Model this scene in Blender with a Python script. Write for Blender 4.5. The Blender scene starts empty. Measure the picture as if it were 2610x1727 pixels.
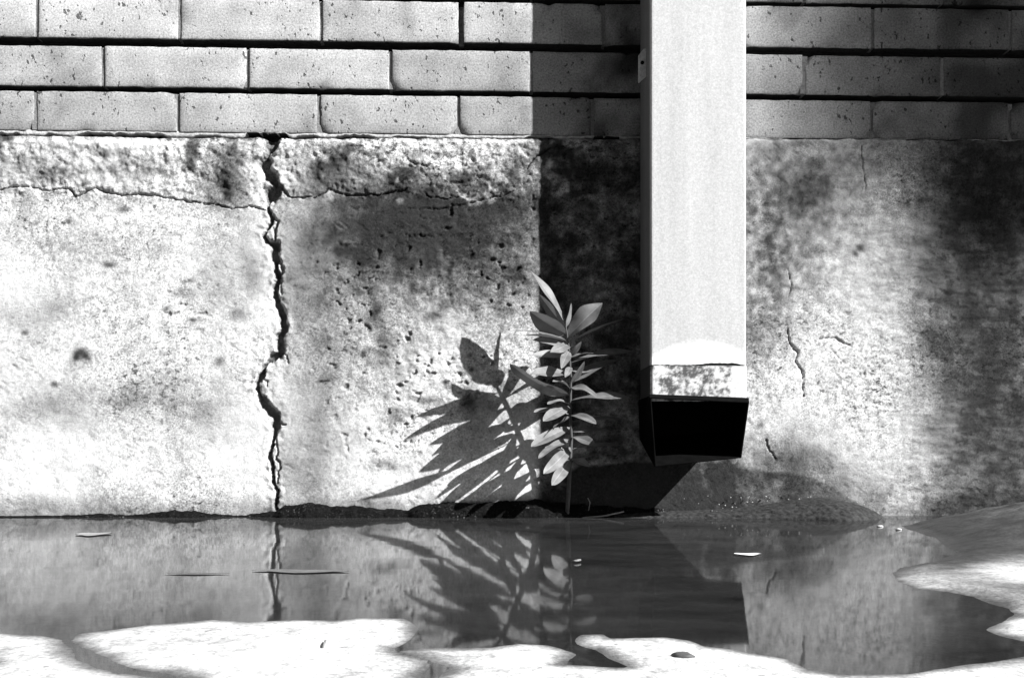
import bpy, math, random
import numpy as np
from mathutils import Vector

# ------------------------------------------------------------------ camera
PW, PH = 2610.0, 1727.0          # photograph size, used only to read off sizes
F_PX = 2280.0                    # focal length in photograph pixels
HOR = 1165.0                     # horizon row
YAW = 0.0286                     # camera turned slightly to the right (tan)
CAM = np.array([0.0, -1.5, 0.098])
th = math.atan(YAW)
FWD = np.array([math.sin(th), math.cos(th), 0.0])
RGT = np.array([math.cos(th), -math.sin(th), 0.0])
UPV = np.array([0.0, 0.0, 1.0])

scene = bpy.context.scene
C = scene.collection
cd = bpy.data.cameras.new('camera')
cd.sensor_fit = 'HORIZONTAL'; cd.sensor_width = 36.0
cd.lens = F_PX / PW * 36.0
cd.shift_y = (HOR - PH / 2) / PW
cd.clip_start = 0.02; cd.clip_end = 400.0
cam = bpy.data.objects.new('camera', cd); C.objects.link(cam)
cam.location = CAM
cam.rotation_euler = (math.pi / 2, 0, -th)
scene.camera = cam

# ------------------------------------------------------------------ light
SUN = Vector((1.62, -1.0, 1.36)).normalized()      # towards the sun
w = bpy.data.worlds.new('World'); scene.world = w; w.use_nodes = True
wn = w.node_tree; wn.nodes.clear()
sky = wn.nodes.new('ShaderNodeTexSky'); sky.sky_type = 'NISHITA'; sky.sun_disc = False
sky.sun_elevation = math.asin(SUN.z)
sky.sun_rotation = math.atan2(SUN.x, SUN.y)
bw = wn.nodes.new('ShaderNodeRGBToBW')             # black-and-white film
bg = wn.nodes.new('ShaderNodeBackground'); bg.inputs['Strength'].default_value = 0.05
wo = wn.nodes.new('ShaderNodeOutputWorld')
wn.links.new(sky.outputs[0], bw.inputs[0]); wn.links.new(bw.outputs[0], bg.inputs[0])
wn.links.new(bg.outputs[0], wo.inputs[0])
sl = bpy.data.lights.new('sun', 'SUN'); sl.energy = 5.0; sl.angle = math.radians(0.5)
sl.color = (1, 1, 1)
so = bpy.data.objects.new('sun', sl); C.objects.link(so)
so.rotation_euler = SUN.to_track_quat('Z', 'Y').to_euler(); so.location = (4, -4, 6)
vs = scene.view_settings
vs.view_transform = 'Standard'; vs.look = 'None'; vs.gamma = 1.0; vs.use_curve_mapping = False
vs.exposure = 1.2
scene.render.resolution_x = 1024; scene.render.resolution_y = 677

# ------------------------------------------------------------------ helpers
def ray(px, py):
    return FWD + (px - PW / 2) / F_PX * RGT + (HOR - py) / F_PX * UPV
def on_wall(px, py, y=0.0):       # y = metres in front of the wall plane
    d = ray(px, py); t = (-y - CAM[1]) / d[1]
    return CAM + d * t
def on_ground(px, py, z=0.0):
    d = ray(px, py); t = (z - CAM[2]) / d[2]
    return CAM + d * t

def smooth(a, b, x):
    t = np.clip((x - a) / (b - a), 0, 1); return t * t * (3 - 2 * t)

def _perm(seed):
    r = np.random.RandomState(seed); p = r.permutation(256); return np.concatenate([p, p])
def perlin(x, y, seed=0):
    p = _perm(seed)
    xi = np.floor(x).astype(int); yi = np.floor(y).astype(int)
    xf = x - xi; yf = y - yi; xi &= 255; yi &= 255
    u = xf**3 * (xf * (xf * 6 - 15) + 10); v = yf**3 * (yf * (yf * 6 - 15) + 10)
    ang = np.arange(256) * 2 * math.pi / 256; gx = np.cos(ang); gy = np.sin(ang)
    def g(ix, iy, dx, dy):
        h = p[p[ix & 255] + (iy & 255)]; return gx[h] * dx + gy[h] * dy
    a = g(xi, yi, xf, yf); b = g(xi + 1, yi, xf - 1, yf)
    c = g(xi, yi + 1, xf, yf - 1); d = g(xi + 1, yi + 1, xf - 1, yf - 1)
    return (a + u * (b - a) + v * ((c + u * (d - c)) - (a + u * (b - a)))) * 1.5
def fbm(x, y, sc, octv=4, seed=0, gain=0.5):
    s = 0; a = 1.0; n = 0
    for i in range(octv):
        s = s + a * perlin(x * sc + 17.3 * i, y * sc - 9.1 * i, seed + i); n += a
        a *= gain; sc *= 2.03
    return s / n

def mesh_obj(name, verts, faces, mat=None, parent=None, smooth_sh=True, attrs=None):
    me = bpy.data.meshes.new(name)
    verts = np.asarray(verts, dtype=np.float32)
    if isinstance(faces, np.ndarray):
        nf, k = faces.shape
        me.vertices.add(len(verts)); me.vertices.foreach_set('co', verts.ravel())
        me.loops.add(nf * k); me.loops.foreach_set('vertex_index', faces.ravel().astype(np.int32))
        me.polygons.add(nf)
        me.polygons.foreach_set('loop_start', np.arange(0, nf * k, k, dtype=np.int32))
        me.update(calc_edges=True); me.validate()
    else:
        me.from_pydata([tuple(v) for v in verts], [], [tuple(f) for f in faces]); me.update()
    if smooth_sh: me.polygons.foreach_set('use_smooth', np.ones(len(me.polygons), dtype=bool))
    for k, a in (attrs or {}).items():
        at = me.attributes.new(k, 'FLOAT', 'POINT'); at.data.foreach_set('value', np.asarray(a, dtype=np.float32).ravel())
    if mat: me.materials.append(mat)
    o = bpy.data.objects.new(name, me); C.objects.link(o)
    if parent: o.parent = parent
    return o
def tag(o, label=None, cat=None, group=None, kind=None):
    if label: o['label'] = label
    if cat: o['category'] = cat
    if group: o['group'] = group
    if kind: o['kind'] = kind
    return o
def empty(name, loc=(0, 0, 0)):
    o = bpy.data.objects.new(name, None); o.location = loc; o.empty_display_size = 0.05; C.objects.link(o); return o
def adopt(o, parent):             # parts are modelled in world space
    o.parent = parent; o.location = -Vector(parent.location)
    return o

def grid_faces(nx, ny):
    i = np.arange(nx - 1)[None, :] + (np.arange(ny - 1) * nx)[:, None]
    return np.stack([i, i + 1, i + 1 + nx, i + nx], -1).reshape(-1, 4)

# ------------------------------------------------------------------ materials
def material(name):
    m = bpy.data.materials.new(name); m.use_nodes = True
    nt = m.node_tree; b = nt.nodes['Principled BSDF']; return m, nt, b
def N(nt, t, **kw):
    n = nt.nodes.new(t)
    for k, v in kw.items():
        if hasattr(n, k): setattr(n, k, v)
        else: n.inputs[k].default_value = v
    return n
def noise(nt, scale, detail=4, rough=0.6, stretch=None, seed=0.0):
    tc = N(nt, 'ShaderNodeNewGeometry'); mp = N(nt, 'ShaderNodeMapping')
    mp.inputs['Location'].default_value = (seed, seed * 1.7, -seed)
    if stretch: mp.inputs['Scale'].default_value = stretch
    nz = N(nt, 'ShaderNodeTexNoise'); nz.inputs['Scale'].default_value = scale
    nz.inputs['Detail'].default_value = detail; nz.inputs['Roughness'].default_value = rough
    nt.links.new(tc.outputs['Position'], mp.inputs[0]); nt.links.new(mp.outputs[0], nz.inputs['Vector'])
    return nz.outputs['Fac']
def rng(nt, s, a, b, c, d):
    n = N(nt, 'ShaderNodeMapRange'); n.inputs[1].default_value = a; n.inputs[2].default_value = b
    n.inputs[3].default_value = c; n.inputs[4].default_value = d
    nt.links.new(s, n.inputs[0]); return n.outputs[0]
def mth(nt, op, a, b=None):
    n = N(nt, 'ShaderNodeMath', operation=op)
    for i, v in enumerate((a, b)):
        if v is None: continue
        if isinstance(v, (int, float)): n.inputs[i].default_value = v
        else: nt.links.new(v, n.inputs[i])
    return n.outputs[0]
def bump(nt, b, h, strength=0.5, dist=0.002):
    n = N(nt, 'ShaderNodeBump'); n.inputs['Strength'].default_value = strength; n.inputs['Distance'].default_value = dist
    nt.links.new(h, n.inputs['Height']); nt.links.new(n.outputs[0], b.inputs['Normal'])
def attr(nt, name):
    n = N(nt, 'ShaderNodeAttribute'); n.attribute_name = name; return n.outputs['Fac']
def plain(name, g, rough=0.8, grain=0.15, gs=300.0, bs=0.3, bd=0.001, spec=0.3):
    m, nt, b = material(name)
    f = noise(nt, gs, 3, 0.7)
    nt.links.new(rng(nt, f, 0.25, 0.75, g * (1 - grain), g * (1 + grain)), b.inputs['Base Color'])
    b.inputs['Roughness'].default_value = rough; b.inputs['Specular IOR Level'].default_value = spec
    if bs: bump(nt, b, f, bs, bd)
    return m

# concrete plinth: albedo carried by the surface (painted shade, stains, dirt), grit added by noise
def concrete_mat():
    m, nt, b = material('weathered_concrete')
    a = attr(nt, 'albedo')
    g = noise(nt, 300, 3, 0.75); g2 = noise(nt, 900, 1, 0.6, seed=3.1)
    g3 = noise(nt, 75, 6, 0.78, seed=7.7)
    f = mth(nt, 'MULTIPLY', rng(nt, g, 0.30, 0.70, 0.36, 1.36), rng(nt, g2, 0.3, 0.7, 0.72, 1.22))
    sk = noise(nt, 120, 3, 0.65, stretch=(.8, 1, 1.2), seed=11.0); sm_ = noise(nt, 7, 4, 0.6, seed=12.0)
    f = mth(nt, 'MULTIPLY', f, rng(nt, mth(nt, 'ADD', sk, mth(nt, 'MULTIPLY', sm_, .35)), .765, .85, 1.0, .30))
    f = mth(nt, 'MULTIPLY', f, rng(nt, g3, 0.32, 0.58, 0.58, 1.2))
    lo_ = rng(nt, noise(nt, 4.5, 3, .6, seed=21.0), .38, .60, .35, 1.1)
    f = mth(nt, 'ADD', 1.0, mth(nt, 'MULTIPLY', mth(nt, 'SUBTRACT', f, 1.0), lo_))
    nt.links.new(mth(nt, 'MINIMUM', mth(nt, 'MULTIPLY', a, f), 0.82), b.inputs['Base Color'])
    b.inputs['Roughness'].default_value = 0.95; b.inputs['Specular IOR Level'].default_value = 0.1
    bump(nt, b, mth(nt, 'ADD', g, mth(nt, 'MULTIPLY', g2, 0.5)), 0.55, 0.0012)
    return m
MAT_CONC = concrete_mat()

def brick_mat():
    m, nt, b = material('pale_sandlime_brick')
    oi = N(nt, 'ShaderNodeObjectInfo')
    base = rng(nt, oi.outputs['Random'], 0, 1, 0.35, 0.52)
    big = noise(nt, 9, 4, 0.6); g = noise(nt, 320, 3, 0.75, seed=5.0); dn = noise(nt, 16, 3, .6, seed=8.0)
    pits = noise(nt, 130, 2, 0.55, stretch=(1, 1, 0.75), seed=1.3)
    pit = rng(nt, mth(nt, 'ADD', pits, mth(nt, 'MULTIPLY', dn, .3)), 0.80, 0.87, 1.0, 0.25)
    v = mth(nt, 'MULTIPLY', base, rng(nt, big, 0.32, 0.66, 0.70, 1.14))
    v = mth(nt, 'MULTIPLY', v, rng(nt, g, 0.30, 0.70, 0.50, 1.34))
    v = mth(nt, 'MULTIPLY', v, pit)
    v = mth(nt, 'MULTIPLY', v, attr(nt, 'albedo'))
    nt.links.new(v, b.inputs['Base Color'])
    b.inputs['Roughness'].default_value = 0.95; b.inputs['Specular IOR Level'].default_value = 0.1
    h = mth(nt, 'ADD', mth(nt, 'MULTIPLY', g, 0.35), pit)
    bump(nt, b, h, 0.5, 0.0018)
    return m
MAT_BRICK = brick_mat()
MAT_MORTAR = plain('grey_mortar', 0.04, 0.95, 0.35, 260, 0.7, 0.002, 0.1)
MAT_SMEAR = plain('pale_smeared_mortar', 0.40, 0.95, 0.5, 160, 0.7, 0.002, 0.1)
MAT_HEAD = plain('pale_joint_mortar', 0.21, 0.95, 0.4, 260, 0.7, 0.002, 0.1)

def ground_mat():
    m, nt, b = material('ground_concrete')
    a = attr(nt, 'albedo')
    g = noise(nt, 300, 4, 0.7); g2 = noise(nt, 14, 4, 0.6, seed=2.0)
    g3 = noise(nt, 60, 6, 0.75, seed=31.0); sk = noise(nt, 110, 3, .65, seed=33.0)
    f = mth(nt, 'MULTIPLY', rng(nt, g, 0.28, 0.72, 0.5, 1.35), rng(nt, g2, 0.3, 0.7, 0.80, 1.15))
    f = mth(nt, 'MULTIPLY', f, rng(nt, g3, .32, .58, .55, 1.15)); f = mth(nt, 'MULTIPLY', f, rng(nt, sk, .64, .72, 1, .45))
    nt.links.new(mth(nt, 'MINIMUM', mth(nt, 'MULTIPLY', a, f), 0.8), b.inputs['Base Color'])
    nt.links.new(attr(nt, 'rough'), b.inputs['Roughness'])
    b.inputs['Specular IOR Level'].default_value = 0.3
    bump(nt, b, g, 0.5, 0.0015)
    return m
MAT_GROUND = ground_mat()

def water_mat():
    m = bpy.data.materials.new('puddle_water'); m.use_nodes = True; nt = m.node_tree
    nt.nodes.clear()
    out = N(nt, 'ShaderNodeOutputMaterial')
    tr = N(nt, 'ShaderNodeBsdfTransparent'); tr.inputs[0].default_value = (.62, .62, .62, 1)
    gl = N(nt, 'ShaderNodeBsdfGlossy'); gl.inputs['Color'].default_value = (.85, .85, .85, 1)
    gl.inputs['Roughness'].default_value = 0.042
    fr = N(nt, 'ShaderNodeFresnel'); fr.inputs['IOR'].default_value = 1.33
    h = noise(nt, 6, 1.5, 0.4, stretch=(1, 2.2, 1))
    bp = N(nt, 'ShaderNodeBump'); bp.inputs['Strength'].default_value = 0.07; bp.inputs['Distance'].default_value = 0.0025
    nt.links.new(h, bp.inputs['Height'])
    nt.links.new(bp.outputs[0], gl.inputs['Normal']); nt.links.new(bp.outputs[0], fr.inputs['Normal'])
    mx = N(nt, 'ShaderNodeMixShader')
    nt.links.new(fr.outputs[0], mx.inputs[0]); nt.links.new(tr.outputs[0], mx.inputs[1]); nt.links.new(gl.outputs[0], mx.inputs[2])
    df = N(nt, 'ShaderNodeBsdfDiffuse'); df.inputs[0].default_value = (.14, .14, .14, 1)
    fl = noise(nt, 6, 6, 0.7, stretch=(1, 1.4, 1), seed=4.0); m2 = N(nt, 'ShaderNodeMixShader')
    nt.links.new(rng(nt, fl, .35, .72, .03, .16), m2.inputs[0]); nt.links.new(mx.outputs[0], m2.inputs[1]); nt.links.new(df.outputs[0], m2.inputs[2])
    nt.links.new(m2.outputs[0], out.inputs[0])
    return m
MAT_WATER = water_mat()
def soil_mat():
    m, nt, b = material('wet_black_soil')
    g = noise(nt, 240, 4, .75); k_ = noise(nt, 330, 2, .6, seed=6.0); l_ = noise(nt, 30, 3, .6, seed=9.0)
    v = rng(nt, g, .3, .7, .002, .010)
    v = mth(nt, 'ADD', v, mth(nt, 'MULTIPLY', rng(nt, k_, .60, .72, 0, .16), rng(nt, l_, .45, .65, .1, 1)))
    nt.links.new(v, b.inputs['Base Color']); b.inputs['Roughness'].default_value = .95; b.inputs['Specular IOR Level'].default_value = .05
    bump(nt, b, g, .9, .003); return m
MAT_SOIL = soil_mat()
MAT_SILT = plain('dark_gritty_silt', .035, .95, .75, 130, .7, .002, .05)
MAT_GRIT = plain('pale_grit', 0.35, 0.8, 0.3, 200, 0.3)

# ------------------------------------------------------------------ plinth surface
PLY = 0.008                       # the plinth stands 8 mm proud of the bricks
def crack_points(pts, step=0.0012, jit=0.0042, seed=0, taper=False):
    """pixel polyline (x, y, width px) -> dense jagged samples in wall metres"""
    r = np.random.RandomState(seed); P = []
    for x, y, wd in pts:
        q = on_wall(x, y, PLY); P.append((q[0], q[2], wd / 1520.0))
    P = np.array(P); out = []
    for a, b in zip(P[:-1], P[1:]):
        n = max(2, int(np.hypot(*(b - a)[:2]) / step))
        for t in np.linspace(0, 1, n, endpoint=False): out.append(a + (b - a) * t)
    out = np.array(out)
    k = np.arange(len(out)) * step
    out[:, 0] += jit * fbm(k, k * 0 + seed, 60, 4, seed + 1)
    out[:, 1] += jit * fbm(k, k * 0 + seed + 5, 60, 4, seed + 2)
    tt = np.linspace(0, 1, len(out))
    if taper: out[:, 2] *= .72 * np.sin(np.pi * np.clip(tt, .02, .98))**.5
    out[:, 2] *= np.clip(1 + (1.5 if taper else .7) * fbm(k, k * 0, 70, 4, seed + 3), .15, 2.2)
    return out

CR_MAIN = [(690, 350, 26), (690, 366, 15), (680, 388, 6), (672, 418, 17), (690, 446, 17), (702, 468, 9), (692, 486, 22), (684, 505, 6), (680, 524, 5)]
CR_MAIN2 = [(680, 524, 4), (692, 548, 7), (692, 566, 6), (675, 580, 4), (672, 598, 5), (684, 615, 8), (698, 622, 15), (701, 648, 12), (703, 680, 6),
            (706, 710, 9), (700, 750, 9), (708, 775, 10), (720, 810, 12), (722, 835, 12), (712, 860, 12), (715, 895, 13), (692, 908, 9),
            (672, 930, 6), (665, 958, 9), (652, 975, 6), (660, 1003, 8), (672, 1028, 12), (690, 1045, 15), (703, 1066, 13), (700, 1090, 12),
            (697, 1115, 5), (690, 1140, 5), (687, 1160, 8), (692, 1190, 5), (695, 1228, 4), (706, 1250, 5), (702, 1285, 5), (706, 1305, 6)]
CRACKS = [
    (CR_MAIN, .016), (CR_MAIN2, .014),
    ([(703, 1066, 9), (720, 1080, 4), (730, 1082, 2)], .008),
    ([(692, 548, 6), (706, 560, 5), (700, 590, 8), (700, 620, 8)], .008),
    ([(700, 640, 7), (712, 655, 7), (718, 690, 9), (712, 720, 7), (718, 748, 4)], .006),
    ([(715, 895, 6), (730, 905, 4), (735, 925, 3)], .005),
    ([(700, 1092, 3), (706, 1140, 3), (704, 1168, 4), (714, 1192, 4), (706, 1202, 3), (709, 1232, 3)], .007),
    ([(665, 958, 6), (680, 968, 8), (680, 985, 5)], .005),
    ([(702, 468, 9), (722, 480, 8), (735, 500, 5)], .008),
    ([(720, 478, 5), (740, 500, 3), (775, 500, 3), (805, 499, 6)], .006),
    ([(0, 478, 3), (35, 468, 8), (90, 475, 4), (125, 481, 3), (175, 473, 4), (190, 498, 5), (225, 481, 6), (245, 474, 5), (285, 490, 4),
      (330, 492, 3), (380, 490, 5), (425, 497, 3), (480, 508, 4), (540, 516, 4), (590, 525, 4), (640, 522, 4), (678, 532, 4)], .007),
    ([(805, 499, 5), (838, 478, 4), (880, 492, 5), (900, 496, 5), (955, 494, 4), (990, 492, 4), (1040, 482, 2)], .006),
    ([(1080, 488, 2), (1098, 502, 4), (1140, 506, 3), (1170, 500, 2)], .004),
    ([(1040, 530, 2), (1120, 532, 3), (1170, 522, 3), (1215, 510, 4), (1265, 502, 3), (1310, 488, 2)], .004),
    ([(1345, 428, 5), (1360, 405, 6), (1400, 378, 4), (1450, 368, 2)], .005),
    ([(1025, 400, 3), (1060, 415, 4), (1090, 425, 3)], .004),
    ([(2008, 842, 4), (2012, 875, 5), (2034, 900, 6), (2030, 922, 5), (2048, 958, 4), (2047, 985, 3), (2049, 1015, 2)], .005),
    ([(2090, 866, 2), (2130, 862, 4), (2150, 878, 3), (2172, 886, 3)], .004),
    ([(1952, 1122, 5), (1960, 1150, 3), (1978, 1172, 2)], .004),
    ([(2008, 690, 3), (2018, 730, 3), (2012, 760, 2)], .003),
    ([(2195, 380, 2), (2200, 430, 2), (2208, 490, 3)], .003),
]

def plinth_top(x):                # ragged upper edge of the plinth, world z
    base = np.interp(x, [-0.9, -0.5, -0.3, 0.1, 0.5, 1.0], [0.627, 0.627, 0.628, 0.631, 0.6345, 0.636])
    e = 0.003 * fbm(x, x * 0, 30, 4, 41)
    return base + e

def ell(X, Z, px, py, rx, ry, p=1.0):     # soft blob given in photograph pixels
    q = on_wall(px, py, PLY)
    d = ((X - q[0]) / (rx / 1520.0))**2 + ((Z - q[2]) / (ry / 1520.0))**2
    return np.exp(-d * p)

def plinth_fields(X, Z, fine=True):
    wx = X + 0.012 * fbm(X, Z, 14, 3, 51); wz = Z + 0.012 * fbm(X, Z, 14, 3, 57)
    B = lambda *a: ell(wx, wz, *a)
    # --- height (m, + = towards the viewer)
    h = 0.004 * fbm(X, Z, 3.2, 3, 1) + 0.0018 * fbm(X, Z, 14, 4, 5) + 0.0007 * fbm(X, Z, 60, 4, 9, .65)
    top = plinth_top(X)
    hcr = on_wall(700, 500, PLY)[2]
    band = smooth(hcr - .012, hcr + .01, Z + 0.010 * fbm(X, Z, 22, 3, 77)) * smooth(.36, .05, X)
    lum = fbm(X, Z, 34, 4, 13)
    h = h + band * (0.0058 * lum + 0.0036 * np.abs(fbm(X, Z, 60, 4, 15)))
    # float marks: slanting dashes
    ca, sa = math.cos(-0.62), math.sin(-0.62)
    u = X * ca + Z * sa; v = -X * sa + Z * ca
    dash = fbm(u * 0.32, v * 1.25, 95, 3, 21)
    dmask = np.clip(0.25 + 0.9 * fbm(X, Z, 6, 3, 23), 0, 1)
    pit1 = smooth(.30, .52, dash) * dmask
    h = h - 0.0018 * pit1
    # rougher, pitted patch beside the sapling and below the patch stain
    pm = np.clip(B(1080, 960, 210, 190) * 1.3 + B(1250, 620, 190, 160) + 0.5 * B(1000, 720, 260, 200) + .45 * B(430, 780, 160, 70), 0, 1)
    pr = fbm(X, Z * 1.25, 48, 5, 27, .6)
    pq = smooth(.22, .44, fbm(X, Z * 1.2, 58, 4, 29)) * smooth(-.25, .25, fbm(X, Z, 11, 3, 30))
    h = h + pm * 0.0024 * pr - np.clip(pm * 1.1 + .12, 0, 1) * 0.0042 * pq
    # right of the pipe: horizontal trowel streaks
    rm = smooth(0.50, 0.75, X)
    st = fbm(X * 0.30, Z, 85, 4, 31)
    h = h + rm * 0.0016 * st
    # --- albedo: pale cement with dirt and damp stains, plus some painted shade
    al = 0.68 + 0.09 * fbm(X, Z, 5, 4, 61) + 0.05 * fbm(X, Z, 30, 3, 63)
    mott = np.clip(0.5 + 1.1 * fbm(X, Z, 26, 4, 65), 0, 1)
    mot2 = np.clip(0.5 + 1.2 * fbm(X, Z, 60, 4, 67), 0, 1)
    D = np.zeros_like(X)
    D += 0.95 * B(1010, 590, 150, 95) + 0.62 * B(1190, 590, 170, 110) + .45 * B(1270, 520, 120, 60) + .4 * B(930, 700, 60, 130) + .45 * B(1100, 540, 240, 50)
    D += (.60 * B(1110, 590, 290, 140) + .40 * B(1160, 730, 190, 120) + .30 * B(1290, 700, 90, 160) + .30 * B(930, 560, 110, 110)) * (.55 + .7 * mot2)
    D += .02 + .22 * np.clip(fbm(X, Z, 9, 5, 89, .6) * 1.6, 0, 1)
    D += 0.50 * B(985, 890, 60, 110) * mott + .55 * B(1230, 1010, 90, 50) * mott
    D += 0.35 * B(820, 950, 75, 330) + .30 * B(790, 700, 60, 180) + .25 * B(790, 1200, 60, 110)
    D += 1.25 * B(575, 445, 50, 68) + 1.2 * B(805, 425, 62, 55) + .45 * B(865, 400, 60, 40) + .55 * B(1330, 405, 55, 60)
    D += band * 0.95 * smooth(.0, .5, fbm(X, Z, 17, 4, 71)) + 0.4 * B(330, 430, 90, 45) + .4 * B(70, 410, 110, 60) + .35 * B(960, 470, 130, 40)
    D += .35 * B(800, 620, 40, 35) + .30 * B(140, 1035, 110, 50) + .22 * B(430, 1020, 230, 70) + .35 * B(205, 905, 26, 22)
    D += .16 * B(560, 700, 70, 120) + .2 * B(250, 620, 150, 40) + .2 * B(100, 790, 120, 40)
    for px_, py_, rx_, ry_, k_ in [(182, 565, 9, 7, 1), (312, 522, 16, 9, 1.2), (212, 896, 16, 8, 1.5), (200, 908, 8, 9, 1.3), (222, 908, 9, 8, 1.3), (60, 845, 10, 7, .9), (137, 975, 9, 7, 1),
                                   (283, 668, 13, 5, .9), (480, 713, 12, 5, 1), (420, 785, 10, 6, 1.1), (482, 812, 10, 6, .9), (600, 797, 20, 16, .7), (565, 918, 11, 9, .7), (885, 640, 24, 12, 1.3), (862, 642, 14, 10, 1.2),
                                   (1100, 810, 20, 12, .9), (1135, 770, 25, 16, .7), (1245, 605, 14, 9, 1), (1310, 700, 16, 7, 1.2), (960, 800, 22, 26, .9), (1155, 690, 6, 16, 1), (1050, 720, 10, 14, 1), (930, 900, 14, 8, 1), (1138, 972, 9, 7, 1.3),
                                   (1010, 1060, 26, 16, .8), (1200, 1028, 18, 14, .9), (1090, 1020, 30, 8, .7), (985, 1190, 30, 14, .8), (2195, 632, 13, 9, 1.3), (2178, 652, 8, 9, 1.2), (2236, 1258, 14, 20, 1.1), (2260, 1245, 10, 12, 1),
                                   (2020, 735, 18, 6, .8), (2140, 850, 6, 9, 1), (2566, 728, 10, 8, 1.1), (1940, 1085, 9, 7, .9), (470, 740, 40, 12, .4), (640, 690, 26, 50, .3), (330, 1010, 60, 22, .35)]:
        D += k_ * .8 * B(px_, py_, rx_, ry_)
    # right hand side
    rgt = smooth(.30, .42, X)
    D += rgt * (0.62 * B(1990, 500, 190, 150) * (0.55 + .6 * mot2) + .62 * B(1960, 720, 110, 170) * (.4 + .8 * mot2) + .35 * B(1920, 860, 60, 60)
                + .5 * B(2060, 490, 65, 60) + .8 * B(2372, 905, 40, 62) + .35 * B(2440, 760, 150, 260) + .45 * B(2520, 1050, 160, 260)
                + .55 * B(1990, 1170, 130, 45) + .45 * B(2060, 1200, 110, 60) + .45 * B(2180, 1230, 90, 50) + .6 * B(2500, 480, 160, 160))
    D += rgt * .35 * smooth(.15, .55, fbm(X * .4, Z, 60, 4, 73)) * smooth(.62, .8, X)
    D += rgt * .22 * mot2 + smooth(.68, .86, X) * (.75 + .9 * np.clip(fbm(X * .35, Z, 40, 4, 90), 0, 1)) + .30 * smooth(.36, .30, X) * rgt * (Z > .33)  # right end: dirt streaks plus tree shade painted into the albedo
    # mottled darkening behind the downpipe, tide stain and painted shade at the outlet
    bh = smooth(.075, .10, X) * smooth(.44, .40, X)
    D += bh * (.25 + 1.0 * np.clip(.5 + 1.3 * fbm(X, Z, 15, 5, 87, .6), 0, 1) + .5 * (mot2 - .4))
    tp = np.array([(on_wall(a_, b_, PLY)[0], on_wall(a_, b_, PLY)[2]) for a_, b_ in [(1340, 1235), (1480, 1190), (1785, 1177), (1850, 1180), (1920, 1194), (2000, 1205), (2060, 1216), (2110, 1236), (2170, 1275), (2240, 1318), (2300, 1345), (2400, 1420)]])
    tz = np.interp(X, tp[:, 0], tp[:, 1]) + .006 * fbm(X, Z, 30, 4, 88)
    tide_shade = smooth(-.004, .006, tz - Z) * smooth(tp[0, 0] + .02, tp[0, 0] + .12, X + .02 * fbm(X, Z, 20, 3, 86)); D += tide_shade * (.72 + .35 * mot2) + tide_shade * .8 * smooth(.33, .28, X)
    # damp foot of the wall
    D += 0.5 * smooth(.045, .006, Z + .012 * fbm(X, Z, 12, 3, 79))
    D *= 0.72 + 0.55 * mott
    # fine speckled dirt everywhere, stronger inside the stains
    sp = smooth(.22, .55, fbm(X, Z, 110, 3, 81)); D += sp * (.10 + .35 * np.clip(D, 0, 1))
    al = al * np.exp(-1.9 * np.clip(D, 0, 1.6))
    al = al * (1 - .55 * pit1) * (1 - .6 * np.clip(pm + .1, 0, 1) * pq)
    # pale scars where the skin has come off
    sc = band * smooth(.16, .42, fbm(X, Z, 20, 3, 83) + .15 * fbm(X, Z, 80, 2, 85))
    sc = sc * (1 - np.clip(B(575, 445, 60, 75) + B(805, 425, 70, 60), 0, 1))
    sc = np.clip(sc + B(1150, 405, 45, 28) + .8 * B(805, 383, 26, 18) + .7 * B(740, 410, 40, 50) + .5 * B(655, 460, 28, 60) + .5 * B(700, 930, 30, 30), 0, 1)
    al = al + sc * (0.62 - al) * 0.75; h = h - sc * 0.002
    al = al + (0.66 - al) * .7 * np.clip(B(2230, 1080, 120, 170) + B(2170, 900, 110, 110) + B(2060, 960, 80, 90), 0, 1)
    # --- cracks
    if fine:
        rx = X[0]; rz = Z[:, 0]; dx = rx[1] - rx[0]; dz = rz[1] - rz[0]
        rag = .0055 * fbm(X, Z, 95, 5, 97, .7); g = np.zeros_like(X); near = np.full_like(X, 9.0)
        for ci, (pts, dep) in enumerate(CRACKS):
            S = crack_points(pts, seed=200 + ci * 7, taper=ci > 1)
            for sx, sz, wd in S:
                hw = max(wd * (0.74 if ci < 2 else 0.60), 0.0009); R = 0.03 if ci < 2 else hw + .003
                i0 = max(0, int((sx - R - rx[0]) / dx)); i1 = min(len(rx), int((sx + R - rx[0]) / dx) + 2)
                j0 = max(0, int((sz - R - rz[0]) / dz)); j1 = min(len(rz), int((sz + R - rz[0]) / dz) + 2)
                if i0 >= i1 or j0 >= j1: continue
                dd = np.hypot(X[j0:j1, i0:i1] - sx, Z[j0:j1, i0:i1] - sz)
                t = np.clip(1.5 - (dd + rag[j0:j1, i0:i1] * min(1, hw / .0045)) / hw, 0, 1); t = t * t * (3 - 2 * t) * dep
                g[j0:j1, i0:i1] = np.maximum(g[j0:j1, i0:i1], t)
                if ci < 2: near[j0:j1, i0:i1] = np.minimum(near[j0:j1, i0:i1], dd)
        crumb = smooth(.026, .004, near)
        h = h + crumb * (0.0035 * fbm(X, Z, 75, 3, 91) - .0015) - g
        al = np.where(g > .0015, al * (1 - .75 * np.clip(g / .012, 0, 1)), al)   # darker with depth down in the cracks
        al = al * (1 - .25 * crumb * smooth(0, .4, fbm(X, Z, 60, 3, 93)))
    # chipped upper arris
    arr = smooth(.010, .0, top - Z + .006 * fbm(X, Z, 40, 3, 95))
    h = h - arr * 0.006
    return h, np.clip(al, .02, .76)

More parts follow.
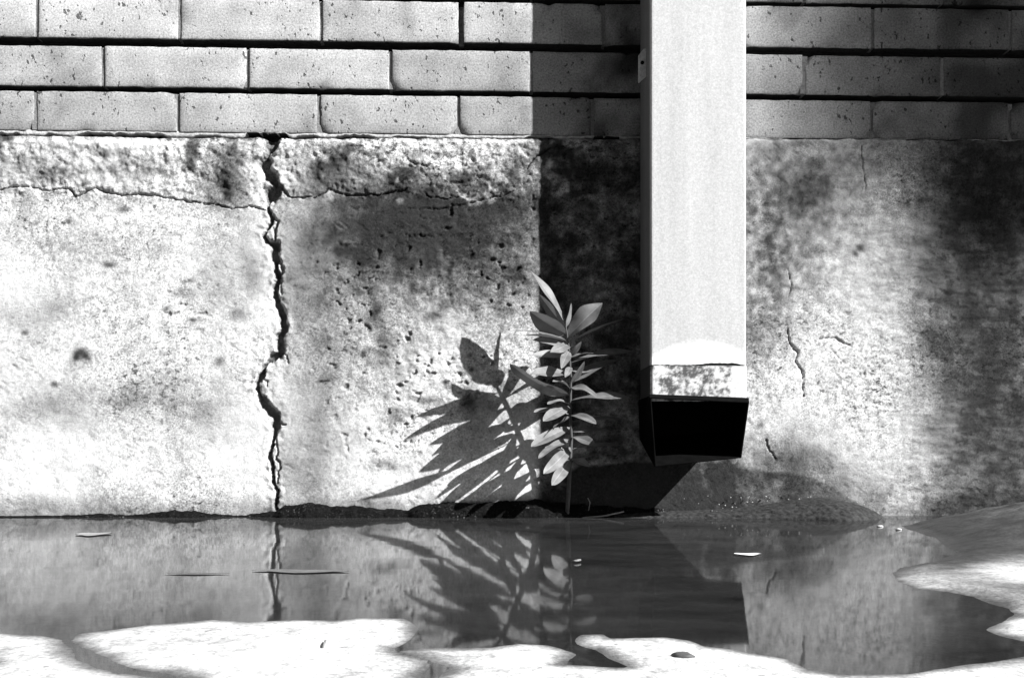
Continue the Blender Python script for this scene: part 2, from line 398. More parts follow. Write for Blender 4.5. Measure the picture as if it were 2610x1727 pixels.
plinth = empty('concrete_plinth', (0, 0, 0))
tag(plinth, 'cracked and stained pale concrete plinth below the brick courses', 'wall')
x0, x1, dg = -0.875, 1.00, 0.0017
gx = np.arange(x0, x1, dg); gz = np.linspace(-0.035, 0.6305, int(0.6655 / dg))
X, Z = np.meshgrid(gx, gz)
H, AL = plinth_fields(X, Z)
top = plinth_top(X)
ZZ = Z.copy(); s = (Z - gz[0]) / (gz[-1] - gz[0]); ZZ = gz[0] + s * (top - gz[0])
V = np.stack([X, -PLY - H, ZZ], -1).reshape(-1, 3)
nx, nz = len(gx), len(gz)
FQ = grid_faces(nx, nz)
cx = X.ravel()[FQ].mean(1); cz = ZZ.ravel()[FQ].mean(1)
mainx = np.array([(on_wall(a, b, PLY)[2], on_wall(a, b, PLY)[0]) for a, b, _ in (CR_MAIN + CR_MAIN2)]); mainx = mainx[np.argsort(mainx[:, 0])]
hl = [(0, 478), (90, 475), (190, 485), (285, 490), (480, 508), (678, 532), (740, 500), (805, 499), (900, 496), (1040, 490), (1140, 506), (1310, 488), (1420, 440)]
hl = np.array([(on_wall(a, b, PLY)[0], on_wall(a, b, PLY)[2]) for a, b in hl])
left = cx < np.interp(cz, mainx[:, 0], mainx[:, 1])
upper = (cz > np.interp(cx, hl[:, 0], hl[:, 1])) & (cx < hl[-1, 0])
def submesh(mask, name):
    f = FQ[mask]; used = np.unique(f); mp = np.full(len(V), -1); mp[used] = np.arange(len(used))
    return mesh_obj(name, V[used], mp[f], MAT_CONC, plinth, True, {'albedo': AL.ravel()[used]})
submesh(left & ~upper, 'concrete_panel'); submesh(~left & ~upper, 'concrete_panel')
submesh(left & upper, 'spalled_band'); submesh(~left & upper, 'spalled_band')
# top ledge of the plinth, hidden from the low viewpoint but real
tv = np.concatenate([V[-nx:], V[-nx:] + np.array([0, .07, 0.002])]); mesh_obj('ledge', tv, grid_faces(nx, 2), MAT_CONC, plinth, True, {'albedo': np.full(2 * nx, .10)})
# the plinth goes on beyond the frame
for a, b in ((-3.2, gx[0] + .0005), (gx[-1] - .0005, 3.2)):
    ex = np.linspace(a, b, 300); EX, EZ = np.meshgrid(ex, np.linspace(-.035, .6305, 90))
    eh, ea = plinth_fields(EX, EZ, False)
    EZ2 = -.035 + (EZ + .035) / .6655 * (plinth_top(EX) + .035)
    mesh_obj('concrete_panel', np.stack([EX, -PLY - eh, EZ2], -1).reshape(-1, 3), grid_faces(300, 90), MAT_CONC, plinth, True, {'albedo': ea})

# ------------------------------------------------------------------ bricks
wall = empty('brick_wall', (0, 0, 0.63))
tag(wall, 'pale brick courses with deep dark bed joints above the plinth', 'wall')
def wx_(px, py): return on_wall(px, py)[0]
rows = [  # z bottom, z top, head joints in photograph pixels near the frame, joint pixel row
    (0.6385, 0.7025, [90, 453, 812, 1168, 1510, 1870, 2223], 290),
    (0.7125, 0.7785, [262, 631, 995, 1354, 1702, 2050, 2402], 175),
    (0.7925, 0.8605, [93, 457, 818, 1175, 1539, 1885, 2225], 50),
    (0.8680, 0.9370, [262, 631, 995, 1354, 1702, 2050, 2402], 20),
]
pitch = 0.2375
rs = random.Random(4)
def brick(xa, xb, za, zb, seed, tone=1.0, chips=()):
    nxb, nzb = 26, 9
    r = 0.0013
    u = np.concatenate([[0, .006], np.linspace(.02, .98, nxb - 4), [.994, 1]]); v = np.concatenate([[0, .02], np.linspace(.07, .93, nzb - 4), [.98, 1]])
    U, Vv = np.meshgrid(u, v); x = xa + U * (xb - xa); z = za + Vv * (zb - za)
    e = np.minimum(np.minimum(x - xa, xb - x), np.minimum(z - za, zb - z))
    y = r * (1 - smooth(0, .004, e)) + 0.0009 * fbm(x, z, 25, 3, seed % 50) + 0.0006 * fbm(x, z, 90, 2, seed % 40 + 3)
    jx = .0022 * fbm(x, z, 45, 3, seed % 60 + 7); jz = .0016 * fbm(x, z, 40, 3, seed % 60 + 9)
    edge = (e < 1e-6)
    x = x + jx * edge; z = z + jz * edge
    y = y + 0.0  # front face at the wall plane
    dirt_shade = 1 - .22 * smooth(.005, .0, e) * np.clip(.5 + fbm(x, z, 30, 2, 5), 0, 1)
    for cu, cv, cr in chips:
        q = np.hypot((U - cu) * (xb - xa), (Vv - cv) * (zb - za)); y = y + .006 * smooth(cr, cr * .3, q); dirt_shade = dirt_shade * (1 - .5 * smooth(cr, cr * .3, q))
    front = np.stack([x, y, z], -1).reshape(-1, 3)
    n = nxb
    ring = list(range(0, n)) + [n * (j + 1) + n - 1 for j in range(nzb - 1)] + [n * (nzb - 1) + n - 2 - i for i in range(n - 1)] + [n * (nzb - 2 - j) for j in range(nzb - 2)]
    m1 = front[ring].copy(); m1[:, 1] += .0025; back = front[ring].copy(); back[:, 1] = 0.075
    verts = np.concatenate([front, m1, back]); f = [tuple(q) for q in grid_faces(nxb, nzb)]
    L = len(ring); o = len(front)
    for i in range(L):
        f.append((ring[i], o + i, o + (i + 1) % L, ring[(i + 1) % L]))
        f.append((o + i, o + L + i, o + L + (i + 1) % L, o + (i + 1) % L))
    grime_shade = 1 - .85 * smooth(.09, .20, x) * smooth(.45, .40, x) * np.clip(.45 + 1.4 * fbm(x, z, 14, 4, 163), 0, 1)      # grime and painted shade beside the pipe
    grime_shade = grime_shade * (1 - .85 * smooth(.58, .80, x) * np.clip(.8 + .8 * fbm(x, z, 9, 3, 167), 0, 1))  # right end darkened, tree shade painted into the bricks
    grime_shade = grime_shade * (1 - .35 * smooth(.15, .5, fbm(x, z, 11, 4, 169)))
    dirt_shade = dirt_shade * grime_shade
    sidev = (np.abs(front[ring][:, 2] - za) > .004) & (np.abs(front[ring][:, 2] - zb) > .004)
    ral = np.where(sidev, .55, .08)  # brick tops and undersides painted dark to deepen shade in the bed joints
    c = verts.mean(0); ob = mesh_obj('brick', verts - c, f, MAT_BRICK, wall, True, {'albedo': np.concatenate([dirt_shade.ravel() * tone, ral, ral])})
    ob.location = Vector(c) - Vector(wall.location)
    return ob
HEADS = []; ENDS = []
k = 0
for ri, (za, zb, js, py) in enumerate(rows):
    xs = [wx_(p, py) for p in js]
    while xs[0] > -1.25: xs.insert(0, xs[0] - pitch)
    while xs[-1] < 1.35: xs.append(xs[-1] + pitch)
    for a, b in zip(xs[:-1], xs[1:]):
        g = 0.0028
        if ri == 2: g = 0.0045 if abs(b - wx_(1175, 50)) < .01 else .003
        ga = 0.0045 if (ri == 2 and abs(a - wx_(1175, 50)) < .01) else .0028
        tone = rs.uniform(.92, 1.05)
        if a > .3 and ri != 1: tone *= .90
        ch = []
        for _ in range(2):
            if rs.random() < .5: ch.append((rs.choice([0, 1]), rs.choice([0, 1]), rs.uniform(.006, .015)))
        if rs.random() < .5: ch.append((rs.uniform(.1, .9), rs.choice([0, 1]), rs.uniform(.003, .008)))
        brick(a + ga, b - g, za + rs.uniform(-.0006, .0006), zb + rs.uniform(-.0006, .0006), 11 + 7 * k, tone, ch); k += 1
    ENDS.append((xs[0], xs[-1]))
    for xj in xs: HEADS.append((xj, za, zb, ri == 2 and abs(xj - wx_(1175, 50)) < .01))

class MB:
    def __init__(s): s.v = []; s.f = []
    def box(s, a, b):
        o = len(s.v)
        for z in (a[2], b[2]):
            for y in (a[1], b[1]):
                for x in (a[0], b[0]): s.v.append((x, y, z))
        for q in ((0, 2, 3, 1), (4, 5, 7, 6), (0, 1, 5, 4), (2, 6, 7, 3), (0, 4, 6, 2), (1, 3, 7, 5)): s.f.append(tuple(o + i for i in q))
        return s
    def tube(s, pts, rad, n=8):
        o = len(s.v); pts = [Vector(p) for p in pts]
        for i, p in enumerate(pts):
            t = (pts[min(i + 1, len(pts) - 1)] - pts[max(i - 1, 0)]).normalized()
            a = t.cross(Vector((0, 1, .01))).normalized(); b = t.cross(a)
            r = rad[i] if isinstance(rad, (list, tuple)) else rad
            for j in range(n):
                q = 2 * math.pi * j / n; s.v.append(tuple(p + (a * math.cos(q) + b * math.sin(q)) * r))
        for i in range(len(pts) - 1):
            for j in range(n): s.f.append((o + i * n + j, o + i * n + (j + 1) % n, o + (i + 1) * n + (j + 1) % n, o + (i + 1) * n + j))
        s.f.append(tuple(o + j for j in range(n))[::-1]); s.f.append(tuple(o + (len(pts) - 1) * n + j for j in range(n)))
        return s
    def build(s, name, mat, parent=None, smooth_sh=False):
        o = mesh_obj(name, s.v, s.f, mat, None, smooth_sh)
        if parent: adopt(o, parent)
        return o
mb = MB(); mb.box((-3.2, .022, .60), (3.2, .09, 2.2)); mb.build('bed_mortar', MAT_MORTAR, wall)
hm = MB()
for xj, za, zb, deep in HEADS:
    yy = .016 if deep else rs.uniform(.0016, .0042)
    hm.box((xj - .006, yy, za + .0015), (xj + .006, .024, zb - .0015))
hm.build('head_mortar', MAT_HEAD, wall)
# thin smeared bed between plinth and first course, broken in places
bxs = np.linspace(-1.3, 1.4, 1600)
gp = np.zeros_like(bxs)
for a_, b_, t_ in [(-20, 62, .003), (105, 155, .003), (185, 300, .0042), (280, 430, .0038), (480, 570, .0022), (610, 745, .0055), (740, 820, .003), (845, 965, .0034), (990, 1095, .002), (1330, 1420, .003), (1480, 1600, .003), (1990, 2230, .003), (2300, 2460, .0015)]:
    xa_, xb_ = wx_(a_, 345), wx_(b_, 345); gp = np.maximum(gp, t_ * smooth(xa_, xa_ + .015, bxs) * smooth(xb_, xb_ - .015, bxs))
gp = 1.5 * gp * np.clip(1 + .9 * fbm(bxs, bxs * 0, 60, 4, 141), .2, 2)
hi = np.full_like(bxs, .6400); lo = np.minimum(plinth_top(bxs) + .0022 + gp, hi - .001)
yb = .0008 + .0012 * fbm(bxs, bxs * 0, 40, 4, 143)
bv = np.concatenate([np.stack([bxs, yb + .02, lo + .001], -1), np.stack([bxs, yb, lo], -1), np.stack([bxs, yb + .0006, (lo + hi) / 2], -1), np.stack([bxs, yb + .003, hi], -1)])
mesh_obj('smeared_mortar', bv - np.array([0, 0, .63]), grid_faces(1600, 4), MAT_SMEAR, wall, False)
# brickwork beyond the frame, joined
far = MB()
def frow(za, zb, off, a, b):
    x = a + off
    while x < b:
        far.box((x + .003, 0, za), (min(x + pitch, b) - .003, .07, zb)); x += pitch
for ri in range(20):
    za = .6385 + ri * .0778; off = 0 if ri % 2 else pitch / 2 - pitch
    if ri < 4:
        za, zb = rows[ri][:2]; frow(za, zb, (ENDS[ri][0] + 3.2) % pitch - pitch, -3.2, ENDS[ri][0]); frow(za, zb, 0, ENDS[ri][1], 3.3)
    else: frow(za, za + .067, off, -3.2, 3.2)
fo = far.build('brickwork', MAT_BRICK, wall); fo['kind'] = 'stuff'
at = fo.data.attributes.new('albedo', 'FLOAT', 'POINT'); at.data.foreach_set('value', np.ones(len(fo.data.vertices), dtype=np.float32))

# ------------------------------------------------------------------ ground with the puddle
def poly(pts): return np.array([on_ground(a, b)[:2] for a, b in pts])
DRY = [
    [(-60, 1606), (0, 1612), (100, 1620), (160, 1630), (178, 1652), (196, 1680), (250, 1702), (330, 1716), (420, 1730), (440, 1790), (-60, 1790)],
    [(188, 1632), (200, 1614), (330, 1600), (400, 1590), (550, 1579), (620, 1584), (750, 1579), (850, 1581), (900, 1574), (1030, 1576), (1058, 1590),
     (1070, 1604), (1056, 1620), (1020, 1642), (1000, 1650), (1010, 1662), (1078, 1678), (1092, 1696), (1075, 1716), (1055, 1745), (1040, 1790), (560, 1790), (500, 1728), (400, 1712),
     (300, 1690), (250, 1668), (208, 1650)],
    [(1018, 1658), (1100, 1648), (1250, 1649), (1330, 1641), (1400, 1646), (1440, 1656), (1472, 1668), (1448, 1680), (1440, 1692), (1520, 1696),
     (1602, 1698), (1562, 1680), (1520, 1656), (1462, 1641), (1458, 1630), (1475, 1616), (1530, 1615), (1550, 1625), (1700, 1622), (1760, 1630),
     (1800, 1645), (1900, 1656), (2000, 1680), (2060, 1705), (2150, 1719), (2300, 1716), (2420, 1701), (2500, 1690), (2610, 1672), (2700, 1655), (2700, 1800),
     (1085, 1800), (1112, 1722), (1146, 1700), (1120, 1690), (1066, 1672)],
    [(2300, 1340), (2330, 1352), (2395, 1372), (2408, 1388), (2452, 1410), (2380, 1432), (2292, 1448), (2280, 1460), (2300, 1485), (2350, 1500), (2420, 1508),
     (2490, 1520), (2520, 1535), (2565, 1548), (2580, 1562), (2560, 1580), (2505, 1603), (2550, 1620), (2600, 1632), (2700, 1640), (3100, 1600), (3300, 1318), (2500, 1318)],
]
def inside(P, x, y):
    c = np.zeros(x.shape, bool); n = len(P)
    for i in range(n):
        a = P[i]; b = P[(i + 1) % n]
        m = ((a[1] > y) != (b[1] > y)); t = (b[0] - a[0]) * (y - a[1]) / (b[1] - a[1] + 1e-12) + a[0]
        c ^= m & (x < t)
    return c
def segdist(P, x, y):
    d = np.full(x.shape, 9.0); n = len(P)
    for i in range(n):
        a = P[i]; b = P[(i + 1) % n]; ab = b - a; L = (ab**2).sum() + 1e-12
        t = np.clip(((x - a[0]) * ab[0] + (y - a[1]) * ab[1]) / L, 0, 1)
        d = np.minimum(d, np.hypot(x - a[0] - t * ab[0], y - a[1] - t * ab[1]))
    return d
def expand(a, b, d, far_a, far_b):
    c = list(np.arange(a, b, d)); s = d
    while c[-1] < far_b: s *= 1.28; c.append(c[-1] + s)
    s = d
    while c[0] > far_a: s *= 1.28; c.insert(0, c[0] - s)
    return np.array(c)
gxs = expand(-1.0, 1.12, 0.0034, -90, 90); gys = expand(-1.16, 0.03, 0.003, -90, 0.05)
GX, GY = np.meshgrid(gxs, gys)
wxs = GX + .005 * fbm(GX, GY, 20, 4, 301); wys = GY + .005 * fbm(GX, GY, 20, 4, 305)
sd = np.full(GX.shape, -9.0)
for P in DRY:
    P = poly(P); d = segdist(P, wxs, wys); d = np.where(inside(P, wxs, wys), d, -d); sd = np.maximum(sd, d)
# beyond the frame: puddle closes to the left, dry pavement elsewhere
out = np.maximum(np.maximum(-1.12 - GX, -1.105 - GY), GX - 1.05)
sd = np.maximum(sd, out)
gh = np.clip(sd * .05, -.007, .0012)
gh = gh + .0006 * fbm(GX, GY, 12, 3, 311) * smooth(.0, .02, np.abs(sd)) + .0004 * fbm(GX, GY, 80, 3, 313) * smooth(.0, .02, np.abs(sd))
slope = smooth(.46, .60, GX) * smooth(-.66, -.48, GY) * np.clip(sd - .012, 0, .45)       # rendered slope running up to the wall on the right
gh = gh + slope * .26 + .006 * fbm(GX, GY, 24, 5, 323, .6) * smooth(.02, .15, sd) * smooth(.5, .7, GX) * smooth(-.6, -.4, GY)
gh = gh + np.clip(np.maximum(-GY - 1.2, 0) * .004, 0, .05) * 0
rim = .015 + .07 * smooth(.30, .55, GX) * smooth(-.95, -.7, GY); damp = smooth(rim, -.002, sd + .008 * fbm(GX, GY, 25, 3, 317))
dryc = .60 * (1 - smooth(.30, .50, GX) * smooth(-.80, -.62, GY) * (.90 + .16 * fbm(GX, GY, 14, 4, 327))) * (1 + .25 * fbm(GX, GY, 9, 4, 321)); galb = dryc * (1 - damp) + .10 * damp
dark_beyond = smooth(-1.45, -1.60, GY); galb = galb * (1 - dark_beyond) + .05 * dark_beyond  # unseen ground farther out darkened to cut bounce light
side = np.maximum(smooth(1.2, 1.5, GX), smooth(-1.2, -1.5, GX)); galb = galb * (1 - .6 * side)
galb = np.where(sd < 0, .10 + .02 * smooth(0, .03, -sd), galb)
galb = galb * np.where(sd < 0, 1 + .5 * fbm(GX, GY, 18, 4, 319), 1)
m4 = smooth(.28, .42, GX) * smooth(-.99, -.92, GY)
d4 = smooth(.085, .03, sd + .02 * fbm(GX, GY, 16, 4, 331)) * m4; galb = galb * (1 - d4) + .045 * d4; gh = gh + .004 * m4 * smooth(-.004, .022, sd)
grough = np.where(sd > 0, .9 - .35 * damp, .6)
mesh_ground = mesh_obj('ground', np.stack([GX, GY, gh], -1).reshape(-1, 3), grid_faces(len(gxs), len(gys)), MAT_GROUND, None, True, {'albedo': galb, 'rough': grough})
tag(mesh_ground, 'pale concrete pavement in front of the wall', None, None, 'structure')
# water surface
wxg = np.arange(-1.2, 1.12, .008); wyg = np.arange(-1.14, .0, .008)
WX, WY = np.meshgrid(wxg, wyg)
wf = grid_faces(len(wxg), len(wyg))
ix = np.clip(np.searchsorted(gxs, WX), 0, len(gxs) - 1); iy = np.clip(np.searchsorted(gys, WY), 0, len(gys) - 1)
low = (gh[iy, ix] < 0.0006).ravel()
wf = wf[low[wf].any(1)]; used = np.unique(wf); mp = np.full(WX.size, -1); mp[used] = np.arange(len(used))
wv = np.stack([WX, WY, np.zeros_like(WX)], -1).reshape(-1, 3)[used]
puddle = mesh_obj('puddle', wv, mp[wf], MAT_WATER, None, True)
tag(puddle, 'still puddle mirroring the wall and downpipe', None, None, 'structure')

# ------------------------------------------------------------------ black soil along the foot of the wall
def soil_ridge(name, contour, depth, label, seed, rough=.006):
    pts = np.array([(on_wall(a, b, .02)[0], on_wall(a, b, .02)[2]) for a, b in contour])
    xs = np.arange(pts[0, 0], pts[-1, 0], .0025); hz = np.maximum(np.interp(xs, pts[:, 0], pts[:, 1]) * .80, -.004); hz = hz + .004 * fbm(xs, xs * 0, 40, 4, seed + 9) * np.clip(hz / .012, 0, 1) * (name == 'soil')
    dpt = np.interp(xs, pts[:, 0], np.linspace(0, 1, len(pts))) * 0 + depth
    dpt = dpt * (.35 + 1.4 * np.clip(hz, 0, .04) / .03) if depth < .08 else depth * np.clip(hz / .05, .1, 1.2)
    nv = 26 if depth < .08 else 44
    t = np.linspace(0, 1, nv)[:, None]
    prof = np.cos(t * math.pi / 2)**(0.9)
    y = PLY - .004 + (dpt[None, :]) * np.sin(t * math.pi / 2)
    z = -.006 + (hz[None, :] + .006) * prof
    XX = np.repeat(xs[None, :], nv, 0)
    n1 = fbm(XX, y - z, 38, 5, seed, .6); n2 = fbm(XX, y - z, 140, 3, seed + 5)
    k = np.sin(np.clip(t, .0, 1) * math.pi)**.5 * np.minimum(1, (np.abs(hz)[None, :] + .004) / .015)
    y = y + k * (rough * n1 + .002 * n2); z = z + (rough * .8 * n1 + .002 * n2) * np.minimum(1, (np.abs(hz)[None, :] + .003) / .012)
    o = mesh_obj(name, np.stack([XX, -y, z], -1).reshape(-1, 3), grid_faces(len(xs), nv), MAT_SOIL if name == 'soil' else MAT_SILT, None, True)
    return tag(o, label, None, None, 'stuff')
RIDGE = [(-150, 1316), (0, 1314), (100, 1313), (200, 1311), (250, 1306), (330, 1311), (400, 1302), (450, 1296), (520, 1303), (560, 1311), (620, 1312), (650, 1305), (700, 1300), (720, 1284),
         (760, 1274), (820, 1277), (850, 1282), (920, 1285), (960, 1292), (1040, 1294), (1070, 1280), (1130, 1271), (1200, 1272), (1300, 1268), (1360, 1264), (1450, 1275), (1560, 1285), (1700, 1295), (1740, 1312)]
soil_ridge('soil', RIDGE, .030, 'strip of black wet soil along the foot of the cracked wall', 401, .004)
MOUND = [(1560, 1304), (1660, 1300), (1760, 1298), (1850, 1292), (1920, 1284), (2000, 1270), (2060, 1258), (2100, 1256), (2140, 1264), (2170, 1272), (2200, 1284), (2250, 1314), (2300, 1340), (2330, 1346)]
soil_ridge('silt_mound', MOUND, .079, 'low dark mound of gritty silt below the pipe outlet', 431, .0008)

# ------------------------------------------------------------------ downpipe
pipe_mat, nt, b = material('white_pipe_paint')
a = attr(nt, 'albedo'); g = noise(nt, 380, 3, .75)
st_ = noise(nt, 40, 4, .6, stretch=(1, 1, .05), seed=2.0); dn_ = noise(nt, 9, 2, .5, stretch=(1, 1, .5), seed=3.0)
nt.links.new(mth(nt, 'MULTIPLY', mth(nt, 'MULTIPLY', a, rng(nt, st_, .3, .7, .88, 1.06)), rng(nt, g, .28, .72, .74, 1.18)), b.inputs['Base Color']); b.inputs['Roughness'].default_value = .55
b.inputs['Specular IOR Level'].default_value = .3; bump(nt, b, mth(nt, 'ADD', dn_, mth(nt, 'MULTIPLY', g, .06)), .35, .006)
MAT_BLACK = plain('black_shoe_paint', .004, .9, .4, 60, .2, .002, .02)
MAT_ZINC = plain('weathered_zinc', .62, .7, .3, 250, .3)
FR = .112; BK = .014              # front and back of the pipe, metres from the wall
pl = on_wall(1659, 600, FR)[0]; pr = on_wall(1902, 600, FR)[0]
pz = on_wall(1780, 1016, FR)[2]; pseam = on_wall(1780, 931, FR)[2]
pipe = empty('downpipe', ((pl + pr) / 2, -(FR + BK) / 2, pz - .09))
tag(pipe, 'white painted rectangular downpipe with black outlet shoe', 'downpipe')
def rect_loop(xa, xb, ya, yb, r, n=4):
    L = []
    for cx_, cy_, a0 in ((xb - r, yb - r, 0), (xa + r, yb - r, 90), (xa + r, ya + r, 180), (xb - r, ya + r, 270)):
        for i in range(n + 1):
            q = math.radians(a0 + 90 * i / n); L.append((cx_ + r * math.cos(q), cy_ + r * math.sin(q)))
    return L
def sub(L, m):                    # subdivide long loop edges
    out = []
    for i in range(len(L)):
        a = np.array(L[i]); c = np.array(L[(i + 1) % len(L)]); k_ = max(1, int(np.hypot(*(c - a)) / m))
        for j in range(k_): out.append(tuple(a + (c - a) * j / k_))
    return out
def pipe_part(name, zs, loops, alb, mat):
    v = []; al = []
    n = len(loops[0])
    zs = list(zs)
    for z, L in zip(zs, loops):
        for x, y in L:
            z2 = z
            if name == 'pipe_body' and z < pseam + .0055:       # ragged lower edge, gaping towards the right
                z2 = z + float(smooth(pl + .06, pl + .10, np.array(x)) * smooth(pr - .002, pr - .02, np.array(x))) * .0028 + .0012 * float(fbm(np.array([x]), np.array([0.0]), 150, 3, 511)[0])
            v.append((x, y, z2)); al.append(alb(x, y, z))
    f = []
    for i in range(len(zs) - 1):
        for j in range(n): f.append((i * n + j, i * n + (j + 1) % n, (i + 1) * n + (j + 1) % n, (i + 1) * n + j))
    o = mesh_obj(name, v, f, mat, None, True, {'albedo': al}); adopt(o, pipe); return o
base_loop = sub(rect_loop(pl, pr, -FR, -BK, .0025), .003)
def alb_body(x, y, z):
    a = .515 if (y < -FR + .0045 or x > pl + .01) else .17     # shaded side painted darker
    if y < -FR + .01:             # paler primer showing in an arc above the seam
        e = pseam + .038 - 3.9 * (x - (pl + .080))**2
        a = .515 + (.80 - .515) * float(smooth(-.005, .005, np.array(e - z + .004 * float(fbm(np.array([x]), np.array([z]), 60, 3, 521)[0]))))
    return a
zz = list(np.arange(pseam + .001, pseam + .12, .004)) + list(np.linspace(pseam + .12, 2.1, 40))
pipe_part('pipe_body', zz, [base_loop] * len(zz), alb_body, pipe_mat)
inn = rect_loop(pl + .002, pr - .002, -FR + .002, -BK - .002, .003)
def alb_in(x, y, z): return .02
pipe_part('seam', [pseam - .003, pseam + .003], [sub(rect_loop(pl + .0015, pr - .0015, -FR + .0015, -BK - .0015, .004), .004)] * 2, alb_in, pipe_mat)
rp = np.random.RandomState(5)
def alb_sock(x, y, z):
    if y < -FR + .006:
        n_ = .55 * float(fbm(np.array([x]), np.array([z]), 40, 4, 501, .7)[0]) + .6 * float(fbm(np.array([x]), np.array([z]), 130, 4, 505, .7)[0])
        lim = .02 + 1.2 * max(0, (x - (pr - .03)) / .03) + .25 * max(0, (pl + .03 - x) / .03)
        return .66 - .58 * float(smooth(lim - .16, lim + .26, np.array(n_ + .10)))
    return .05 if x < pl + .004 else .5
zz = list(np.linspace(pz - .004, pseam - .0006, 34))
sock_loop = sub(rect_loop(pl - .0002, pr + .0008, -FR - .0012, -BK + .001, .004), .0018)
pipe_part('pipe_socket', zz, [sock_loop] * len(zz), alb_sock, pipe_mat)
# shoe: hollow, kicked out towards the viewer, slightly twisted
def shoe():
    cxp = (pl + pr) / 2
    outer = []
    # rings from the pipe end to the mouth: centre y (towards viewer negative), z, half-depth vector
    c1 = on_wall(1910, 1024, .150); c2 = on_wall(1890, 1167, .118)
    m_tl = on_wall(1655, 1012, .150); m_bl = on_wall(1668, 1190, .118)
    R0 = [(pl - .003, -FR - .004, pz + .004), (pr + .003, -FR - .004, pz + .000), (pr + .003, -BK + .001, pz + .004), (pl - .003, -BK + .001, pz + .004)]
    M = [tuple(m_tl), tuple(c1), (c2[0], c2[1], c2[2]), tuple(m_bl)]     # mouth, upper lip nearer the viewer than the lower
    mid = [tuple(np.array(R0[0]) * .5 + np.array(M[0]) * .5 + np.array([0, 0, .004])), tuple(np.array(R0[1]) * .5 + np.array(M[1]) * .5 + np.array([0, 0, .004])),
           (R0[2][0], R0[2][1] - .012, c2[2] + .045), (R0[3][0], R0[3][1] - .012, m_bl[2] + .045)]
    rings = [R0, mid, M]
    def shrink(R, k_):
        c = np.mean(np.array(R), 0); return [tuple(np.array(p) + (c - np.array(p)) / np.linalg.norm(c - np.array(p)) * k_) for p in R]
    v = []; f = []
    for R in rings: v += R
    for R in [shrink(M, .004), shrink(mid, .004), shrink(R0, .004)]: v += R
    for i in range(5):
        for j in range(4): f.append((i * 4 + j, i * 4 + (j + 1) % 4, (i + 1) * 4 + (j + 1) % 4, (i + 1) * 4 + j))
    o = mesh_obj('outlet_shoe', v, f, MAT_BLACK, None, False); adopt(o, pipe)
    bv_ = o.modifiers.new('bevel', 'BEVEL'); bv_.width = .0015; bv_.segments = 2
    return o
shoe()
# fixing lug on the shaded side of the pipe
q = on_wall(1638, 168, .068); lx = pl
hexa = [(-.0125, -.024), (-.012, .016), (-.004, .0265), (.0, .0265), (.0, -.018), (-.0035, -.021), (-.0115, -.028)]
lv = []; lf = []
for yy in (.070, .067):
    for xx, z_ in hexa: lv.append((lx + xx, -yy, q[2] + z_))
nh = len(hexa)
lf.append(tuple(range(nh))); lf.append(tuple(range(2 * nh - 1, nh - 1, -1)))
for i in range(nh): lf.append((i, nh + i, nh + (i + 1) % nh, (i + 1) % nh))
lug = mesh_obj('fixing_lug', lv, lf, MAT_ZINC, None, False); adopt(lug, pipe)
sc = MB(); sc.tube([(lx - .0062, -.0712, q[2] + .004), (lx - .0062, -.068, q[2] + .004)], .0030, 10)
s_ = sc.build('screw_hole', MAT_BLACK); s_.parent = lug

# ------------------------------------------------------------------ sapling
leaf_mat, nt, b = material('leaf')
g = noise(nt, 60, 3, .6)
nt.links.new(mth(nt, 'MULTIPLY', rng(nt, g, .3, .7, .13, .25), rng(nt, attr(nt, 'rib'), .2, 1, 1, 1.7)), b.inputs['Base Color']); b.inputs['Roughness'].default_value = .5
b.inputs['Specular IOR Level'].default_value = .4
tl = N(nt, 'ShaderNodeBsdfTranslucent'); tl.inputs[0].default_value = (.14, .14, .14, 1)
mx = N(nt, 'ShaderNodeMixShader'); mx.inputs[0].default_value = .3; o_ = nt.nodes['Material Output']
nt.links.new(b.outputs[0], mx.inputs[1]); nt.links.new(tl.outputs[0], mx.inputs[2]); nt.links.new(mx.outputs[0], o_.inputs[0])
bump(nt, b, g, .15, .001)
MAT_STEM = plain('stem_bark', .07, .7, .3, 200, .3)
sb = on_wall(1446, 1312, .034)
plant = empty('sapling', tuple(sb))
tag(plant, 'leafy weed sapling growing at the wall foot beside the downpipe', 'plant')
stem_px = [(1444, 1325, .036), (1449, 1260, .037), (1452, 1200, .040), (1456, 1120, .046), (1453, 1040, .053), (1455, 960, .061), (1450, 890, .069), (1444, 845, .074), (1441, 822, .076)]
sm = MB(); sm.tube([tuple(on_wall(*p)) for p in stem_px], [.0036, .0034, .0031, .0028, .0025, .0022, .0019, .0015, .0009], 10); sm.build('stem', MAT_STEM, plant, True)
